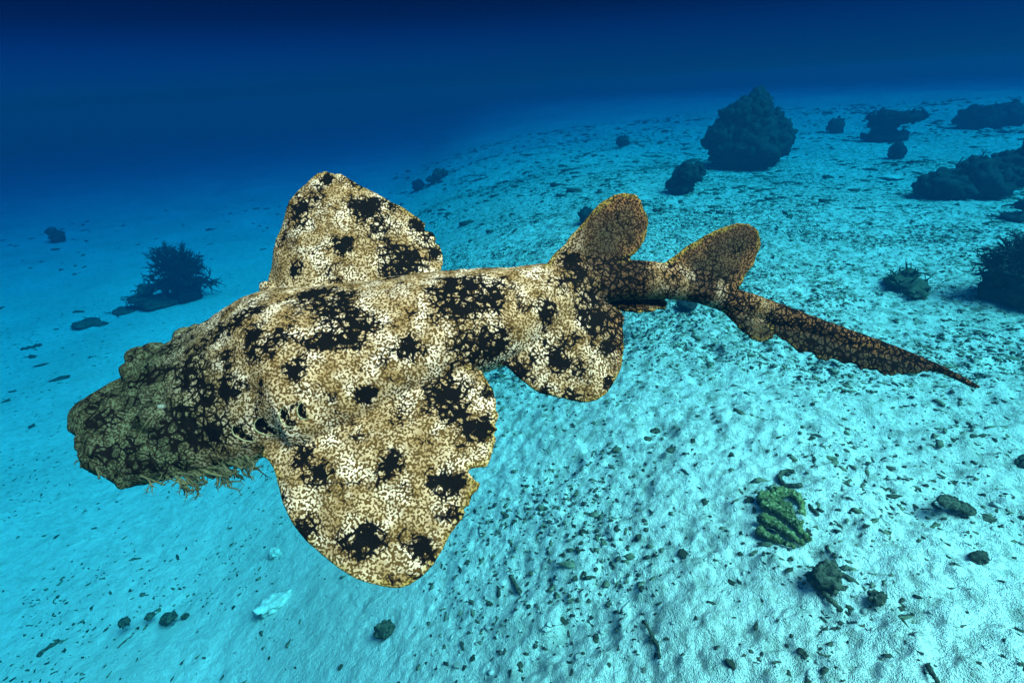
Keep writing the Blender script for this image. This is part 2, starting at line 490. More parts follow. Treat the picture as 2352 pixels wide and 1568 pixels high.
def fin(outline, anchors, root, th_root=0.016, th_edge=0.0048, bulge=0.0, n=520, m=14, edge_from=0.0):
    """outline: px from the leading root over the tip to the trailing root; anchors: three (x, y, depth) giving its sheet;
    root: 3-D points inside the body, leading to trailing"""
    A = np.array([[a[0], a[1], 1] for a in anchors], float); co = np.linalg.solve(A, np.array([1 / a[2] for a in anchors]))
    O = resample(outline, n)
    dep = 1 / (O @ co[:2] + co[2])
    O3 = np.array([P(o[0], o[1], d) for o, d in zip(O, dep)])
    R3 = resample(root, n)
    t = np.linspace(0, 1, m)[:, None, None]
    G = R3[None] * (1 - t) + O3[None] * t                         # m x n x 3
    ds = np.gradient(G, axis=1); dt = np.gradient(G, axis=0)
    N = np.cross(ds, dt); N /= np.linalg.norm(N, axis=2)[..., None] + 1e-12
    mean = N.reshape(-1, 3).mean(0); mean /= np.linalg.norm(mean)
    N = 0.25 * N + 0.75 * mean; N /= np.linalg.norm(N, axis=2)[..., None]
    if np.dot(mean, cam_pos - O3.mean(0)) < 0: N = -N
    s = np.linspace(0, 1, n)[None, :, None]
    G = G + N * (bulge * np.sin(np.pi * t) * np.sin(np.pi * s) )
    G = G + N * (0.0022 * np.sin(s * 46.0 + 2 * np.sin(s * 9)) * t ** 2)     # faint rays and waviness towards the edge
    th = (th_root * (1 - t ** 0.6) + th_edge * t ** 0.6) / 2
    F, B = G + N * th, G - N * th
    idx = np.arange(m * n).reshape(m, n); off = m * n
    fs = []
    for i in range(m - 1):
        for j in range(n - 1):
            a, b, c, d = idx[i, j], idx[i, j + 1], idx[i + 1, j + 1], idx[i + 1, j]
            fs.append((a, b, c, d)); fs.append((d + off, c + off, b + off, a + off))
    loop = [*idx[0, :], *idx[1:, -1], *idx[-1, :-1][::-1], *idx[1:-1, 0][::-1]]
    for a, b in zip(loop, loop[1:] + loop[:1]):
        fs.append((b, a, a + off, b + off))
    body.add(np.concatenate([F.reshape(-1, 3), B.reshape(-1, 3)]), fs)
    EDGE_PTS.append(O3[int(n * edge_from):])


near_pec = [(600, 1046), (617, 1058), (629, 1078), (637, 1109), (648, 1152), (660, 1180), (672, 1203), (703, 1242), (738, 1273), (777, 1305),
            (816, 1328), (848, 1340), (883, 1348), (918, 1350), (941, 1342), (969, 1324), (996, 1297), (1016, 1266), (1035, 1227),
            (1055, 1199), (1069, 1176), (1060, 1168), (1079, 1160), (1082, 1139), (1098, 1125), (1104, 1112), (1046, 1091), (1049, 1082), (1118, 1073),
            (1125, 1059), (1135, 1023), (1141, 1004), (1122, 997), (1139, 993), (1145, 986), (1134, 979), (1141, 969), (1148, 953), (1139, 938), (1141, 922),
            (1133, 894), (1119, 873), (1107, 852), (1094, 846), (1060, 848), (1040, 856)]
kA, kB = sidx(645), sidx(1015)
root = [bodypt(k, R(95), 0.55) for k in range(kA, kB, 2)]
fin(near_pec, [(600, 1046, depth_of(bodypt(kA, R(95)))), (1040, 860, depth_of(bodypt(kB, R(95)))), (918, 1350, 0.715)], root, 0.034, 0.0050, 0.014)

far_pec = [(616, 660), (619, 638), (625, 597), (636, 546), (649, 512), (666, 464), (684, 440), (711, 413), (728, 398), (748, 394), (769, 401), (786, 403),
           (817, 420), (854, 440), (895, 461), (930, 481), (960, 500), (978, 515), (972, 531), (995, 533), (1003, 549), (996, 556),
           (1011, 567), (1016, 584), (1018, 604), (1012, 625)]
kA, kB = sidx(650), sidx(1000)
root = [bodypt(k, R(-80), 0.6) for k in range(kA, kB, 2)]
fin(far_pec, [(616, 650, depth_of(bodypt(kA, R(-85)))), (1015, 620, depth_of(bodypt(kB, R(-85)))), (748, 394, 1.06)], root, 0.034, 0.0052, 0.012)

near_pel = [(1150, 836), (1160, 841), (1175, 852), (1193, 870), (1215, 888), (1244, 903), (1274, 912), (1306, 919), (1347, 924), (1372, 919), (1391, 906),
            (1409, 881), (1424, 852), (1429, 830), (1433, 804), (1431, 785), (1434, 767), (1431, 748), (1433, 731), (1424, 712), (1398, 704), (1372, 701), (1345, 700)]
kA, kB = sidx(1165), sidx(1345)
root = [bodypt(k, R(95), 0.6) for k in range(kA, kB + 1, 1)]
fin(near_pel, [(1150, 836, depth_of(bodypt(kA, R(95)))), (1365, 702, depth_of(bodypt(kB, R(95)))), (1347, 924, 0.90)], root, 0.045, 0.0050, 0.010)

d1 = [(1256, 606), (1266, 591), (1299, 558), (1332, 518), (1361, 485), (1383, 463), (1409, 447), (1434, 442), (1457, 445), (1471, 461), (1481, 485), (1490, 513),
      (1484, 540), (1471, 569), (1457, 584), (1438, 593), (1424, 602)]
kA, kB = sidx(1262), sidx(1425)
root = [bodypt(k, 0, 0.55) for k in range(kA, kB + 1)]
fin(d1, [(1266, 591, depth_of(bodypt(kA, 0))), (1430, 597, depth_of(bodypt(kB, 0))), (1434, 442, depth_of(bodypt(kB, 0)) - 0.005)], root, 0.030, 0.0052, 0.002)
d2 = [(1516, 612), (1544, 591), (1581, 564), (1618, 540), (1654, 524), (1691, 512), (1720, 514), (1738, 527), (1748, 548), (1742, 580), (1728, 610),
      (1713, 632), (1702, 654), (1690, 667)]
kA, kB = sidx(1520), sidx(1680)
root = [bodypt(k, 0, 0.5) for k in range(kA, kB + 1)]
fin(d2, [(1526, 607, depth_of(bodypt(kA, 0))), (1691, 662, depth_of(bodypt(kB, 0))), (1691, 512, depth_of(bodypt(kB, 0)) - 0.01)], root, 0.028, 0.0052, 0.002)

anal = [(1652, 708), (1660, 716), (1678, 735), (1699, 756), (1727, 779), (1747, 786), (1772, 779), (1780, 766), (1772, 748)]
kA, kB = sidx(1645), sidx(1745)
root = [bodypt(k, R(165), 0.4) for k in range(kA, kB + 1)]
fin(anal, [(1650, 708, depth_of(bodypt(kA, R(180)))), (1772, 750, depth_of(bodypt(kB, R(180)))), (1747, 786, depth_of(bodypt(kB, R(180))) - 0.03)], root, 0.016, 0.0052, 0.003)

caud = [(1762, 748), (1782, 767), (1796, 779), (1810, 788), (1826, 802), (1838, 810), (1852, 807), (1866, 812), (1877, 826), (1890, 827), (1898, 831), (1908, 824), (1919, 824),
        (1940, 836), (1950, 834), (1964, 836), (1974, 850), (1992, 846), (2003, 850), (2013, 849), (2022, 858), (2034, 864), (2042, 856), (2046, 864), (2058, 857), (2072, 862), (2088, 856),
        (2104, 859), (2120, 853), (2138, 852), (2159, 854), (2180, 864), (2200, 874)]
kA, kB = sidx(1765), sidx(2195)
root = [bodypt(k, R(170), 0.3) for k in range(kA, kB + 1)]
fin(caud, [(1762, 748, depth_of(cen[kA])), (2200, 874, depth_of(cen[kB])), (1974, 850, depth_of(cen[(kA + kB) // 2]) - 0.012)], root, 0.016, 0.0052, 0.003)

# the far pelvic fin, seen nearly edge-on under the tail
dF = depth_of(bodypt(sidx(1365), R(-100)))
far_pel = [(1378, 697), (1400, 694), (1435, 694), (1482, 691), (1522, 690), (1533, 696), (1529, 706), (1500, 713), (1471, 716), (1435, 713), (1400, 706)]
root = [P(1352, 690, dF), P(1360, 694, dF - 0.012), P(1368, 698, dF - 0.02)]
fin(far_pel, [(1378, 697, dF), (1533, 696, dF + 0.03), (1471, 716, dF - 0.03)], root, 0.014, 0.0052, 0.0)

# brow ridges and head bumps, all grown into the one body
for (x, y, d, rx) in [(322, 826, .915, .022), (352, 815, .925, .020), (424, 775, .945, .018), (306, 846, .90, .016), (450, 764, .95, .014), (612, 660, .985, .012),
                      (365, 965, .838, .032), (206, 1012, .815, .020), (226, 1036, .812, .024), (254, 1062, .812, .024), (284, 1090, .815, .020), (196, 1018, .822, .012)]:
    body.lump(P(x, y, d), (rx, rx, rx), 0.2, 2, int(x), 3)

raw = body.mesh('shark_raw')
tmp = bpy.data.objects.new('shark_raw', raw); C.objects.link(tmp)
md = tmp.modifiers.new('r', 'REMESH'); md.mode = 'VOXEL'; md.voxel_size = 0.0026; md.use_smooth_shade = True
ms = tmp.modifiers.new('s', 'SMOOTH'); ms.iterations = 3; ms.factor = 0.5
dg = bpy.context.evaluated_depsgraph_get(); dg.update()
skin = bpy.data.meshes.new_from_object(tmp.evaluated_get(dg), depsgraph=dg)
bpy.data.objects.remove(tmp); bpy.data.meshes.remove(raw)
nv = len(skin.vertices)
co = np.empty(nv * 3, np.float32); skin.vertices.foreach_get('co', co); co = co.reshape(-1, 3).astype(float)
nor = np.empty(nv * 3, np.float32); skin.vertices.foreach_get('normal', nor); nor = nor.reshape(-1, 3).astype(float)
bvh = BVHTree.FromPolygons([tuple(v) for v in co], [tuple(p.vertices) for p in skin.polygons])


def on_skin(x, y, lift=0.0):
    d = pdir(x, y); d = d / np.linalg.norm(d)
    h = bvh.ray_cast(Vector(cam_pos), Vector(d))
    if h[0] is None: return None, None
    p = np.array(h[0]); nn = np.array(h[1])
    if np.dot(nn, d) > 0: nn = -nn
    return p + nn * lift, nn


# spine parameter of every vertex (pixel column of the nearest station)
stx = (S[:, 0] + S[:, 2]) / 2
near_k = np.empty(nv, int)
for a in range(0, nv, 20000):
    dd = ((co[a:a + 20000, None, :] - cen[None, :, :]) ** 2).sum(2)
    near_k[a:a + 20000] = np.argmin(dd, 1)
sx = stx[near_k]

# gill slits: crescents pressed into the flank, each with its pale rim
gills = [[(536, 976), (532, 986), (536, 998), (548, 1006), (562, 1012), (577, 1014), (588, 1014)],
         [(603, 957), (590, 962), (583, 972), (584, 984), (592, 992), (606, 998), (624, 1000), (640, 997)],
         [(654, 931), (645, 940), (641, 952), (644, 966), (652, 976), (664, 981), (676, 979)],
         [(694, 922), (686, 929), (682, 938), (682, 948), (686, 957), (694, 962), (704, 963), (711, 960)]]
dark = np.zeros(nv); white = np.zeros(nv); gyel = np.zeros(nv)
warp = np.stack([vnoise(co * 55 + o, 30 + q) for q, o in enumerate((0, 9, 21))], 1)
cw = co + warp * 0.006
qv = co - cam_pos[None]; dz = qv @ fwd
vpx = np.stack([1176 + FPX * (qv @ right) / dz, 784 - FPX * (qv @ up) / dz], 1)
facing = np.sum(nor * -qv, 1) > 0
for gpts in gills:
    c = np.mean(gpts, 0); p, n_ = on_skin(c[0] + 6, c[1] - 4)
    sel = np.where((np.linalg.norm(co - p, axis=1) < 0.06) & facing)[0]
    poly = resample(gpts, 40); inside = np.zeros(len(sel), bool)
    X, Y = vpx[sel, 0], vpx[sel, 1]
    for q in range(len(poly)):
        x0, y0 = poly[q - 1]; x1, y1 = poly[q]
        cr = ((y0 > Y) != (y1 > Y)) & (X < (x1 - x0) * (Y - y0) / (y1 - y0 + 1e-9) + x0)
        inside ^= cr
    a0, a1 = poly[0], poly[-1]; nrm = np.array([-(a1 - a0)[1], (a1 - a0)[0]]); nrm = nrm / np.linalg.norm(nrm)
    far = np.abs((np.stack([X, Y], 1) - a0) @ nrm); deep = np.where(inside, np.clip(far / (far[inside].max() + 1e-6), 0, 1), 0)
    co[sel] -= nor[sel] * (deep ** 1.3 * 0.008)[:, None]
    dark[sel] = np.maximum(dark[sel], np.where(inside, 0.34 + 0.36 * deep, 0)); gyel[sel] = np.maximum(gyel[sel], np.where(inside, 0.5, 0))

# dark blotches: px, radius px, strength
SP = [(690, 483, 24, 1), (840, 480, 30, 1), (750, 412, 13, 1), (787, 568, 20, 1), (678, 617, 17, 1), (925, 603, 34, .9), (960, 520, 20, 1), (1003, 580, 16, 1),
      (818, 424, 11, .8), (905, 470, 13, .8), (650, 545, 9, .7), (700, 510, 18, .5), (870, 520, 40, .35), (985, 545, 26, .5), (700, 460, 30, .35),
      (1275, 828, 26, 1), (1375, 735, 30, 1), (1345, 722, 22, .8), (1400, 795, 20, 1), (1398, 882, 16, 1), (1310, 916, 16, .9), (1262, 715, 17, .9), (1245, 900, 12, .8),
      (1410, 760, 24, .6), (1290, 790, 30, .35), (1330, 850, 26, .4), (1190, 845, 26, .7),
      (705, 678, 26, .9), (745, 672, 24, .9), (790, 676, 24, .9), (730, 700, 26, .8), (765, 715, 30, .9), (800, 738, 30, .9), (835, 745, 22, .9), (745, 782, 24, .9), (785, 776, 26, .9), (815, 778, 20, .9),
      (770, 750, 34, .5), (580, 715, 22, .8), (545, 735, 26, .8), (505, 758, 24, .7), (580, 765, 20, .7), (600, 800, 24, .8), (580, 812, 18, .7), (640, 770, 30, .3),
      (680, 848, 26, 1), (936, 798, 27, 1), (905, 637, 17, 1), (1040, 660, 26, .9), (1080, 648, 26, .9), (1015, 680, 24, .9), (1040, 700, 28, .9), (1085, 705, 26, .9), (1120, 690, 24, .9), (1130, 668, 20, .9),
      (1070, 680, 34, .7), (1060, 735, 24, .5), (1110, 785, 28, .8), (1070, 795, 26, .7), (1140, 770, 24, .7), (1130, 810, 28, .7), (1085, 820, 24, .6), (1150, 790, 20, .8),
      (1200, 700, 14, .5), (1000, 730, 20, .4),
      (837, 915, 20, 1), (895, 1068, 27, 1), (732, 1088, 26, 1), (700, 1045, 22, .8), (838, 1243, 36, 1), (972, 1268, 23, 1), (705, 1220, 26, .9), (1022, 1112, 32, 1),
      (1020, 905, 34, .95), (1050, 890, 26, .6), (1045, 940, 28, .7), (1115, 985, 24, 1), (870, 1346, 18, .9), (1120, 900, 16, .6), (1040, 1170, 20, .5), (760, 1290, 20, .6),
      (920, 945, 26, .4), (780, 990, 30, .25), (1080, 990, 34, .4),
      (430, 975, 44, .85), (490, 985, 34, .8), (440, 855, 36, .8), (480, 905, 26, .7), (520, 895, 26, .75), (390, 850, 22, .7), (330, 870, 24, .75), (300, 1030, 24, .6), (560, 1000, 22, .5),
      (370, 1000, 24, .5), (250, 960, 22, .6), (250, 1040, 24, .7), (330, 1060, 26, .5), (410, 1060, 24, .5), (225, 930, 18, .5), (520, 820, 20, .5), (460, 800, 20, .6), (400, 800, 18, .6),
      (1330, 630, 30, .7), (1290, 650, 26, .45), (1350, 680, 28, .7), (1310, 605, 24, .9)]
for (x, y, r_, a) in SP:
    p, n_ = on_skin(x, y)
    if p is None: continue
    rm = (0.76 if a >= 1 else 0.92) * r_ * depth_of(p) / FPX
    dist = np.linalg.norm(cw - p, axis=1)
    dark = np.maximum(dark, (1.25 if a >= 1 else 0.74) * a * smooth(rm * 1.12, rm * 0.50, dist))
    dark = np.maximum(dark, 0.46 * a * smooth(rm * 2.5, rm * 0.9, dist))
head = smooth(700, 380, sx) * 0.95  # head mask: painted light falloff towards the snout, and rougher skin
tail = smooth(1255, 1400, sx)
band = np.zeros(nv)
for (x, w_) in ((1500, 26), (1560, 18), (1740, 26), (1640, 14)):
    band = np.maximum(band, .8 * np.exp(-((sx - x) / w_) ** 2))
dark = np.maximum(dark, tail * (0.36 - 0.34 * band + 0.10 * warp[:, 0]))
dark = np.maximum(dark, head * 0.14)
underside = smooth(1700, 1850, sx)
dark = np.maximum(dark, underside * 0.34)
# the upright fins carry small cells and a rusty ground
hgt = np.sum((co - cen[near_k]) * Dv[near_k], 1) / np.maximum(hh[near_k], 0.012)
isfin = smooth(1.05, 1.5, hgt) * tail
rustv = tail * (1 - 0.7 * band * (1 - isfin))
E = np.concatenate(EDGE_PTS); kd = KDTree(len(E))
for q, p in enumerate(E): kd.insert(Vector(p), q)
kd.balance()
ed = np.array([kd.find(Vector(p))[2] for p in co])
dark = np.where(isfin > 0.5, np.maximum(0.10 + 0.12 * warp[:, 1] + 0.08 * smooth(.006, .045, ed), (np.minimum(dark, .9) - 0.36) * 0.9), dark)
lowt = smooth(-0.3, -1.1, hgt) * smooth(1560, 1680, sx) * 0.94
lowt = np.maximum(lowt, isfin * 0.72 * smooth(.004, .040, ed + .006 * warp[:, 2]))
edge = smooth(0.010, 0.002, ed + 0.004 * warp[:, 2]) * (1 - 0.5 * underside)
edge = np.maximum(edge, gyel * 0.6)
p, n_ = on_skin(375, 930)
white = smooth(0.0080, 0.0045, np.linalg.norm(cw - p, axis=1))
# warts and folds, coarser on the head
bump = 0.0016 * fbm(co * 38, 50, 3) + head * (0.0024 * vnoise(co * 42, 60) + 0.0020 * vnoise(co * 95, 61))
thin = smooth(0.030, 0.070, ed)
co = co + nor * (bump * (0.25 + 0.75 * thin))[:, None]
skin.vertices.foreach_set('co', co.astype(np.float32).ravel())
for nm, arr in (('dark', dark), ('rust', rustv), ('head_dim', head), ('edge', edge), ('lowtail', lowt), ('white', white)):
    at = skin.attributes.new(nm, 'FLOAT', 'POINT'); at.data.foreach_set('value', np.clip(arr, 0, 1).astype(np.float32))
bvh = BVHTree.FromPolygons([tuple(v) for v in co], [tuple(p.vertices) for p in skin.polygons])
skin.polygons.foreach_set('use_smooth', np.ones(len(skin.polygons), bool))
base = cen[sidx(900)]
skin.transform(Matrix.Translation(-Vector(base)))
skin.update()
shark = bpy.data.objects.new('wobbegong_shark', None); C.objects.link(shark); shark.location = Vector(base)
shark.empty_display_size = 0.1
tag(shark, 'mottled tan and dark brown wobbegong shark swimming low above the pale sand', 'shark')
skin.materials.clear(); skin.name = 'body'
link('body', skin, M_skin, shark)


def skin_curve(pts, n):
    out = []
    for (x, y) in resample(pts, n):
        p, nn = on_skin(x, y, 0.0004)
        if p is not None: out.append(p)
    return out


for gpts in gills:
    g = Geo(); pts = skin_curve(gpts, 22); n_ = len(pts)
    g.tube(pts, [0.0003 + 0.0009 * math.sin(math.pi * (i + .5) / n_) for i in range(n_)], 6)
    link('gill_slit', g.mesh('gill_slit', base), M_rim, shark)
g = Geo(); pts = skin_curve([(371, 935), (362, 943), (348, 957), (338, 968), (327, 985), (319, 1000), (314, 1012)], 24)
g.tube(pts, [0.0004 + 0.0011 * math.sin(math.pi * (i + .5) / len(pts)) for i in range(len(pts))], 7)
link('spiracle', g.mesh('spiracle', base), M_tassel, shark)

rt = random.Random(5)


def tassel(x, y, dx, dy, length, depth, name='tassel', r=0.0022, levels=2):
    p = P(x, y, depth)
    d = right * dx - up * dy + fwd * rt.uniform(-0.3, 0.15); d = d / np.linalg.norm(d)
    g = Geo()

    def grow(p, d, ln, r, lev):
        pts, rs = [p], [r]
        for k in range(4):
            d = d + np.array([rt.gauss(0, .16) for _ in range(3)]); d = d / np.linalg.norm(d)
            p = p + d * ln / 4; pts.append(p); rs.append(r * (1 - .45 * (k + 1) / 4) * rt.uniform(.85, 1.15))
            if lev > 0 and k >= 1 and rt.random() < .8:
                side = np.cross(d, fwd) * rt.choice((-1, 1)); nd = d * .7 + side * .8; nd /= np.linalg.norm(nd)
                grow(p, nd, ln * rt.uniform(.35, .55), rs[-1] * .8, lev - 1)
        rs[-1] *= 1.25
        g.tube(pts, rs, 6)
    grow(p, d, length, r, levels)
    link(name, g.mesh(name, base), M_tassel, shark)


def head_edge_depth(x, y):
    for q in range(0, 60, 4):
        p, n_ = on_skin(x, y - q)
        if p is not None: return depth_of(p) + 0.004
    return 0.84


edge_line = [(396, 1092), (420, 1092), (446, 1084), (470, 1080), (500, 1072), (525, 1066), (548, 1056), (562, 1050)]
for q, (x, y) in enumerate(resample(edge_line, 32)):
    tassel(x, y - 8, .75 + rt.uniform(-.45, .3), .55 + rt.uniform(-.35, .4), rt.uniform(.016, .040), head_edge_depth(x, y - 8), r=rt.uniform(.0022, .0036))
for (x, y, l) in ((322, 1092, .026), (340, 1098, .03), (360, 1098, .03), (380, 1092, .03), (402, 1085, .03)):
    tassel(x, y, .95, .35, l, head_edge_depth(x, y) - .006, r=.0020)


def snap(x, y, dx, dy):
    for q in range(60):
        p, n_ = on_skin(x + q * dx, y + q * dy)
        if p is not None: return x + (q + 4) * dx, y + (q + 4) * dy, depth_of(p) + .003
    return x, y, .84


for (x, y, dx, dy, ux, uy, l) in ((176, 1044, .6, -.8, -.15, 1.0, .024), (214, 1062, .6, -.8, .45, .9, .028), (236, 1082, .5, -.9, .7, .7, .018)):
    a_, b_, c_ = snap(x, y, dx, dy)
    tassel(a_, b_, ux, uy, l, c_, 'nasal_barbel', .0021, 2)

# ------------------------------------------------------------------ corals and rocks standing on the sand


def lean_axes(x):
    return right * math.cos(-ROLL), None


def coral_lumps(name, label, parts, mat, cat='coral', group=None, stubs=0, seed=1, sub=4, part='mound', stub_r=0.02, stub_l=0.10, knobs=0):
    """parts: (px, py of the foot, width px, height px, dx lift px)"""
    p0, t0 = hit(parts[0][0], parts[0][1])
    e_ = bpy.data.objects.new(name, None); C.objects.link(e_); e_.location = Vector(p0); e_.empty_display_size = 0.1
    tag(e_, label, cat, group)
    rnd = random.Random(seed)
    for q, (x, y, wpx, hpx, lift) in enumerate(parts):
        s_ = t0 / FPX
        c = p0 + np.array([(x - parts[0][0]) * s_, rnd.uniform(-.06, .06), 0])
        c[2] = p0[2] + (parts[0][1] - y) * s_ + (lift + hpx * 0.42) * s_
        g = Geo()
        rr = np.array([wpx / 2 * s_, wpx / 2 * s_ * 0.85, hpx * 0.58 * s_])
        g.lump(c, rr, 0.24, 2.3, seed + q, sub, rnd.uniform(0, 3))
        for k in range(knobs):
            th = rnd.uniform(0, 6.283); z = rnd.uniform(-0.3, 1); rr2 = math.sqrt(1 - z * z)
            n3 = np.array([rr2 * math.cos(th), rr2 * math.sin(th), z]); kr = rr.mean() * rnd.uniform(.10, .24)
            g.lump(c + n3 * rr * rnd.uniform(.85, 1.08), (kr, kr, kr * rnd.uniform(.8, 1.5)), .45, 2.5, seed + k, 2)
        for k in range(stubs):
            th = rnd.uniform(0, 6.283); z = rnd.uniform(-0.2, 1); rr2 = math.sqrt(1 - z * z)
            n3 = np.array([rr2 * math.cos(th), rr2 * math.sin(th), z])
            pp = c + n3 * rr * 0.9
            branch(g, pp, n3, stub_l * rnd.uniform(.5, 1.3), stub_r * rnd.uniform(.7, 1.2), 1, rnd, 0.5, 2, 0.1)
        link(part, g.mesh(part, p0), mat, e_)
    return e_


# big coral bommie on the slope
coral_lumps('coral_bommie', 'tallest dark pyramid shaped coral bommie with knobby top standing on the sand', [
    (1705, 382, 170, 95, 0), (1650, 350, 70, 62, 0), (1690, 330, 95, 85, 0), (1740, 335, 100, 70, 5), (1722, 290, 62, 62, 0), (1726, 252, 34, 36, 0), (1770, 352, 85, 62, 0)], M_coral, stubs=0, seed=3, stub_r=.035, stub_l=.12, knobs=60)
coral_lumps('coral_outcrop', 'dark leaning lumpy coral head standing just in front of the bommie', [
    (1562, 444, 58, 40, 0), (1578, 420, 66, 40, 0), (1598, 408, 34, 28, 0)], M_coral, stubs=0, seed=5, stub_r=.02, stub_l=.06, knobs=34)
coral_lumps('coral_table', 'dark flat topped coral on a narrow foot between the bommie and the boulder', [
    (2030, 326, 90, 26, 0), (2025, 300, 60, 24, 0), (2045, 284, 110, 24, 0)], M_coral, stubs=0, seed=7, stub_r=.03, stub_l=.1, knobs=34)
coral_lumps('coral_boulder', 'wide dark coral boulder with pale stones at its foot', [
    (2245, 296, 95, 48, 0), (2300, 288, 80, 42, 0)], M_coral, stubs=0, seed=9, stub_r=.03, stub_l=.1, knobs=40)
coral_lumps('coral_ridge', 'long low dark coral ridge with a ragged end on the sand slope', [
    (2170, 450, 120, 52, 0), (2250, 445, 140, 70, 0), (2310, 425, 90, 66, 0), (2130, 440, 60, 34, 0)], M_coral, stubs=5, seed=13, stub_r=.018, stub_l=.10, knobs=46)
coral_lumps('coral_colony', 'small dark coral knob between the bommie and the flat topped coral', [(1922, 307, 36, 34, 0)], M_coral2, stubs=0, knobs=16, seed=15, sub=3)
coral_lumps('coral_colony', 'small dark rounded coral knob in front of the flat topped coral', [(2058, 365, 34, 34, 0)], M_coral, stubs=0, knobs=16, seed=17, sub=3)
coral_lumps('coral_colony', 'dark coral knob beside the upright first dorsal fin of the shark', [(1353, 512, 46, 34, 0)], M_coral, stubs=0, knobs=16, seed=19, sub=3, stub_l=.04)
coral_lumps('coral_colony', 'low dark coral knob under the tail of the shark', [(1580, 716, 48, 24, 0)], M_coral, stubs=0, knobs=16, seed=20, sub=3, stub_l=.03, stub_r=.01)
coral_lumps('coral_colony', 'small single dark coral knob beside the twin lumped coral knob', [(962, 436, 30, 22, 0)], M_coral, stubs=0, knobs=16, seed=21, sub=3)
coral_lumps('coral_colony', 'wide coral knob with twin lumps on open sand beyond the raised fin', [(1012, 412, 38, 22, 0), (990, 416, 22, 12, 0)], M_coral2, stubs=0, knobs=16, seed=22, sub=3)
coral_lumps('coral_colony', 'small lone coral knob on open sand beside the tall bommie', [(1432, 336, 30, 22, 0)], M_coral2, stubs=0, knobs=16, seed=23, sub=3)
coral_lumps('coral_stub', 'square dark coral stub standing alone on smooth sand behind the bush coral', [(134, 556, 32, 28, 0), (128, 540, 26, 18, 0)], M_coral2, stubs=0, knobs=16, seed=24, sub=3, stub_l=.05)


def bush(name, label, x, y, wpx, hpx, seed, levels=4, trunk=True, mat=None, nb=9, foot=None, spread=.75, twigs=240):
    p0, t0 = hit(x, y); s_ = t0 / FPX
    e_ = bpy.data.objects.new(name, None); C.objects.link(e_); e_.location = Vector(p0); e_.empty_display_size = 0.1
    tag(e_, label, 'coral')
    rnd = random.Random(seed); g = Geo(); H = hpx * s_; W = wpx * s_
    hub = p0 + np.array([0, 0, H * 0.30])
    for k in range(nb):
        th = 6.283 * k / nb + rnd.uniform(-.3, .3); el = rnd.choice((rnd.uniform(-.05, .5), rnd.uniform(.4, 1.5)))
        d = np.array([math.cos(th) * math.cos(el) * W / H, math.sin(th) * math.cos(el) * .8, math.sin(el)]); d /= np.linalg.norm(d)
        branch(g, hub, d, H * 0.31, H * 0.042, levels - 1, rnd, spread, 3, .06, 5)
    for k in range(twigs):                                            # short side twigs close the crown
        q3 = np.array([rnd.gauss(0, 1) for _ in range(3)]); q3 /= np.linalg.norm(q3)
        pp = hub + np.array([0, 0, H * .26]) + q3 * np.array([W * .36, W * .30, H * .34]) * rnd.uniform(.25, 1)
        branch(g, pp, q3, H * .13, H * .022, 2, rnd, .7, 2, .05, 4)
    link('crown', g.mesh('crown', p0), mat or M_coral, e_)
    if trunk:
        g = Geo(); f_ = foot or (0.16, 0.16)
        g.lump(p0 + np.array([W * .05, 0, H * f_[1] * .6]), (W * f_[0], W * f_[0], H * f_[1]), .2, 2, seed, 3)
        link('foot', g.mesh('foot', p0), mat or M_coral, e_)
    return e_


bush('bush_coral', 'dark branching bush coral standing on a stubby foot amid low dead coral', 428, 690, 130, 128, 31, 4, True, M_coral, 14, (.22, .2))
bush('thicket_coral', 'large dark branching coral thicket with spiky top on the sand slope', 2325, 688, 190, 160, 37, 4, True, M_coral, 18, (.40, .34))
coral_lumps('rubble_mound', 'low spread of greenish dead coral at the foot of the bush coral', [
    (372, 700, 92, 22, 0), (330, 690, 60, 18, 0), (350, 722, 60, 16, 0), (290, 712, 66, 12, 0), (345, 672, 40, 22, 0)], M_coral2, 'rubble', stubs=8, seed=41, sub=3, part='lump', stub_r=.012, stub_l=.10)
coral_lumps('rubble_mound', 'low dark rubble mound with short spikes beside the coral thicket', [
    (2070, 650, 90, 18, 0), (2045, 640, 40, 14, 0), (2095, 640, 40, 16, 0)], M_coral2, 'rubble', stubs=6, seed=43, sub=3, part='lump', stub_r=.008, stub_l=.07)
coral_lumps('rubble_mound', 'small dark rubble heap on the slope below the coral ridge', [
    (2318, 505, 60, 18, 0), (2340, 480, 40, 20, 0)], M_coral, 'rubble', stubs=8, seed=45, sub=3, part='lump', stub_r=.01, stub_l=.07)
coral_lumps('rubble_mound', 'dark knobby chain of rubble lumps beyond the green ridged dead coral', [
    (2205, 1166, 46, 16, 0), (2160, 1142, 44, 14, 0), (2182, 1154, 34, 14, 0), (2240, 1178, 40, 12, 0), (2140, 1130, 30, 10, 0)], M_rub, 'rubble', stubs=0, knobs=10, seed=47, sub=3, part='lump')
coral_lumps('rubble_mound', 'dark rubble heap on pale sand past the chain of rubble lumps', [
    (2335, 1060, 60, 24, 0), (2345, 1090, 50, 22, 0), (2300, 1075, 40, 12, 0)], M_rub, 'rubble', stubs=0, knobs=10, seed=49, sub=3, part='lump')

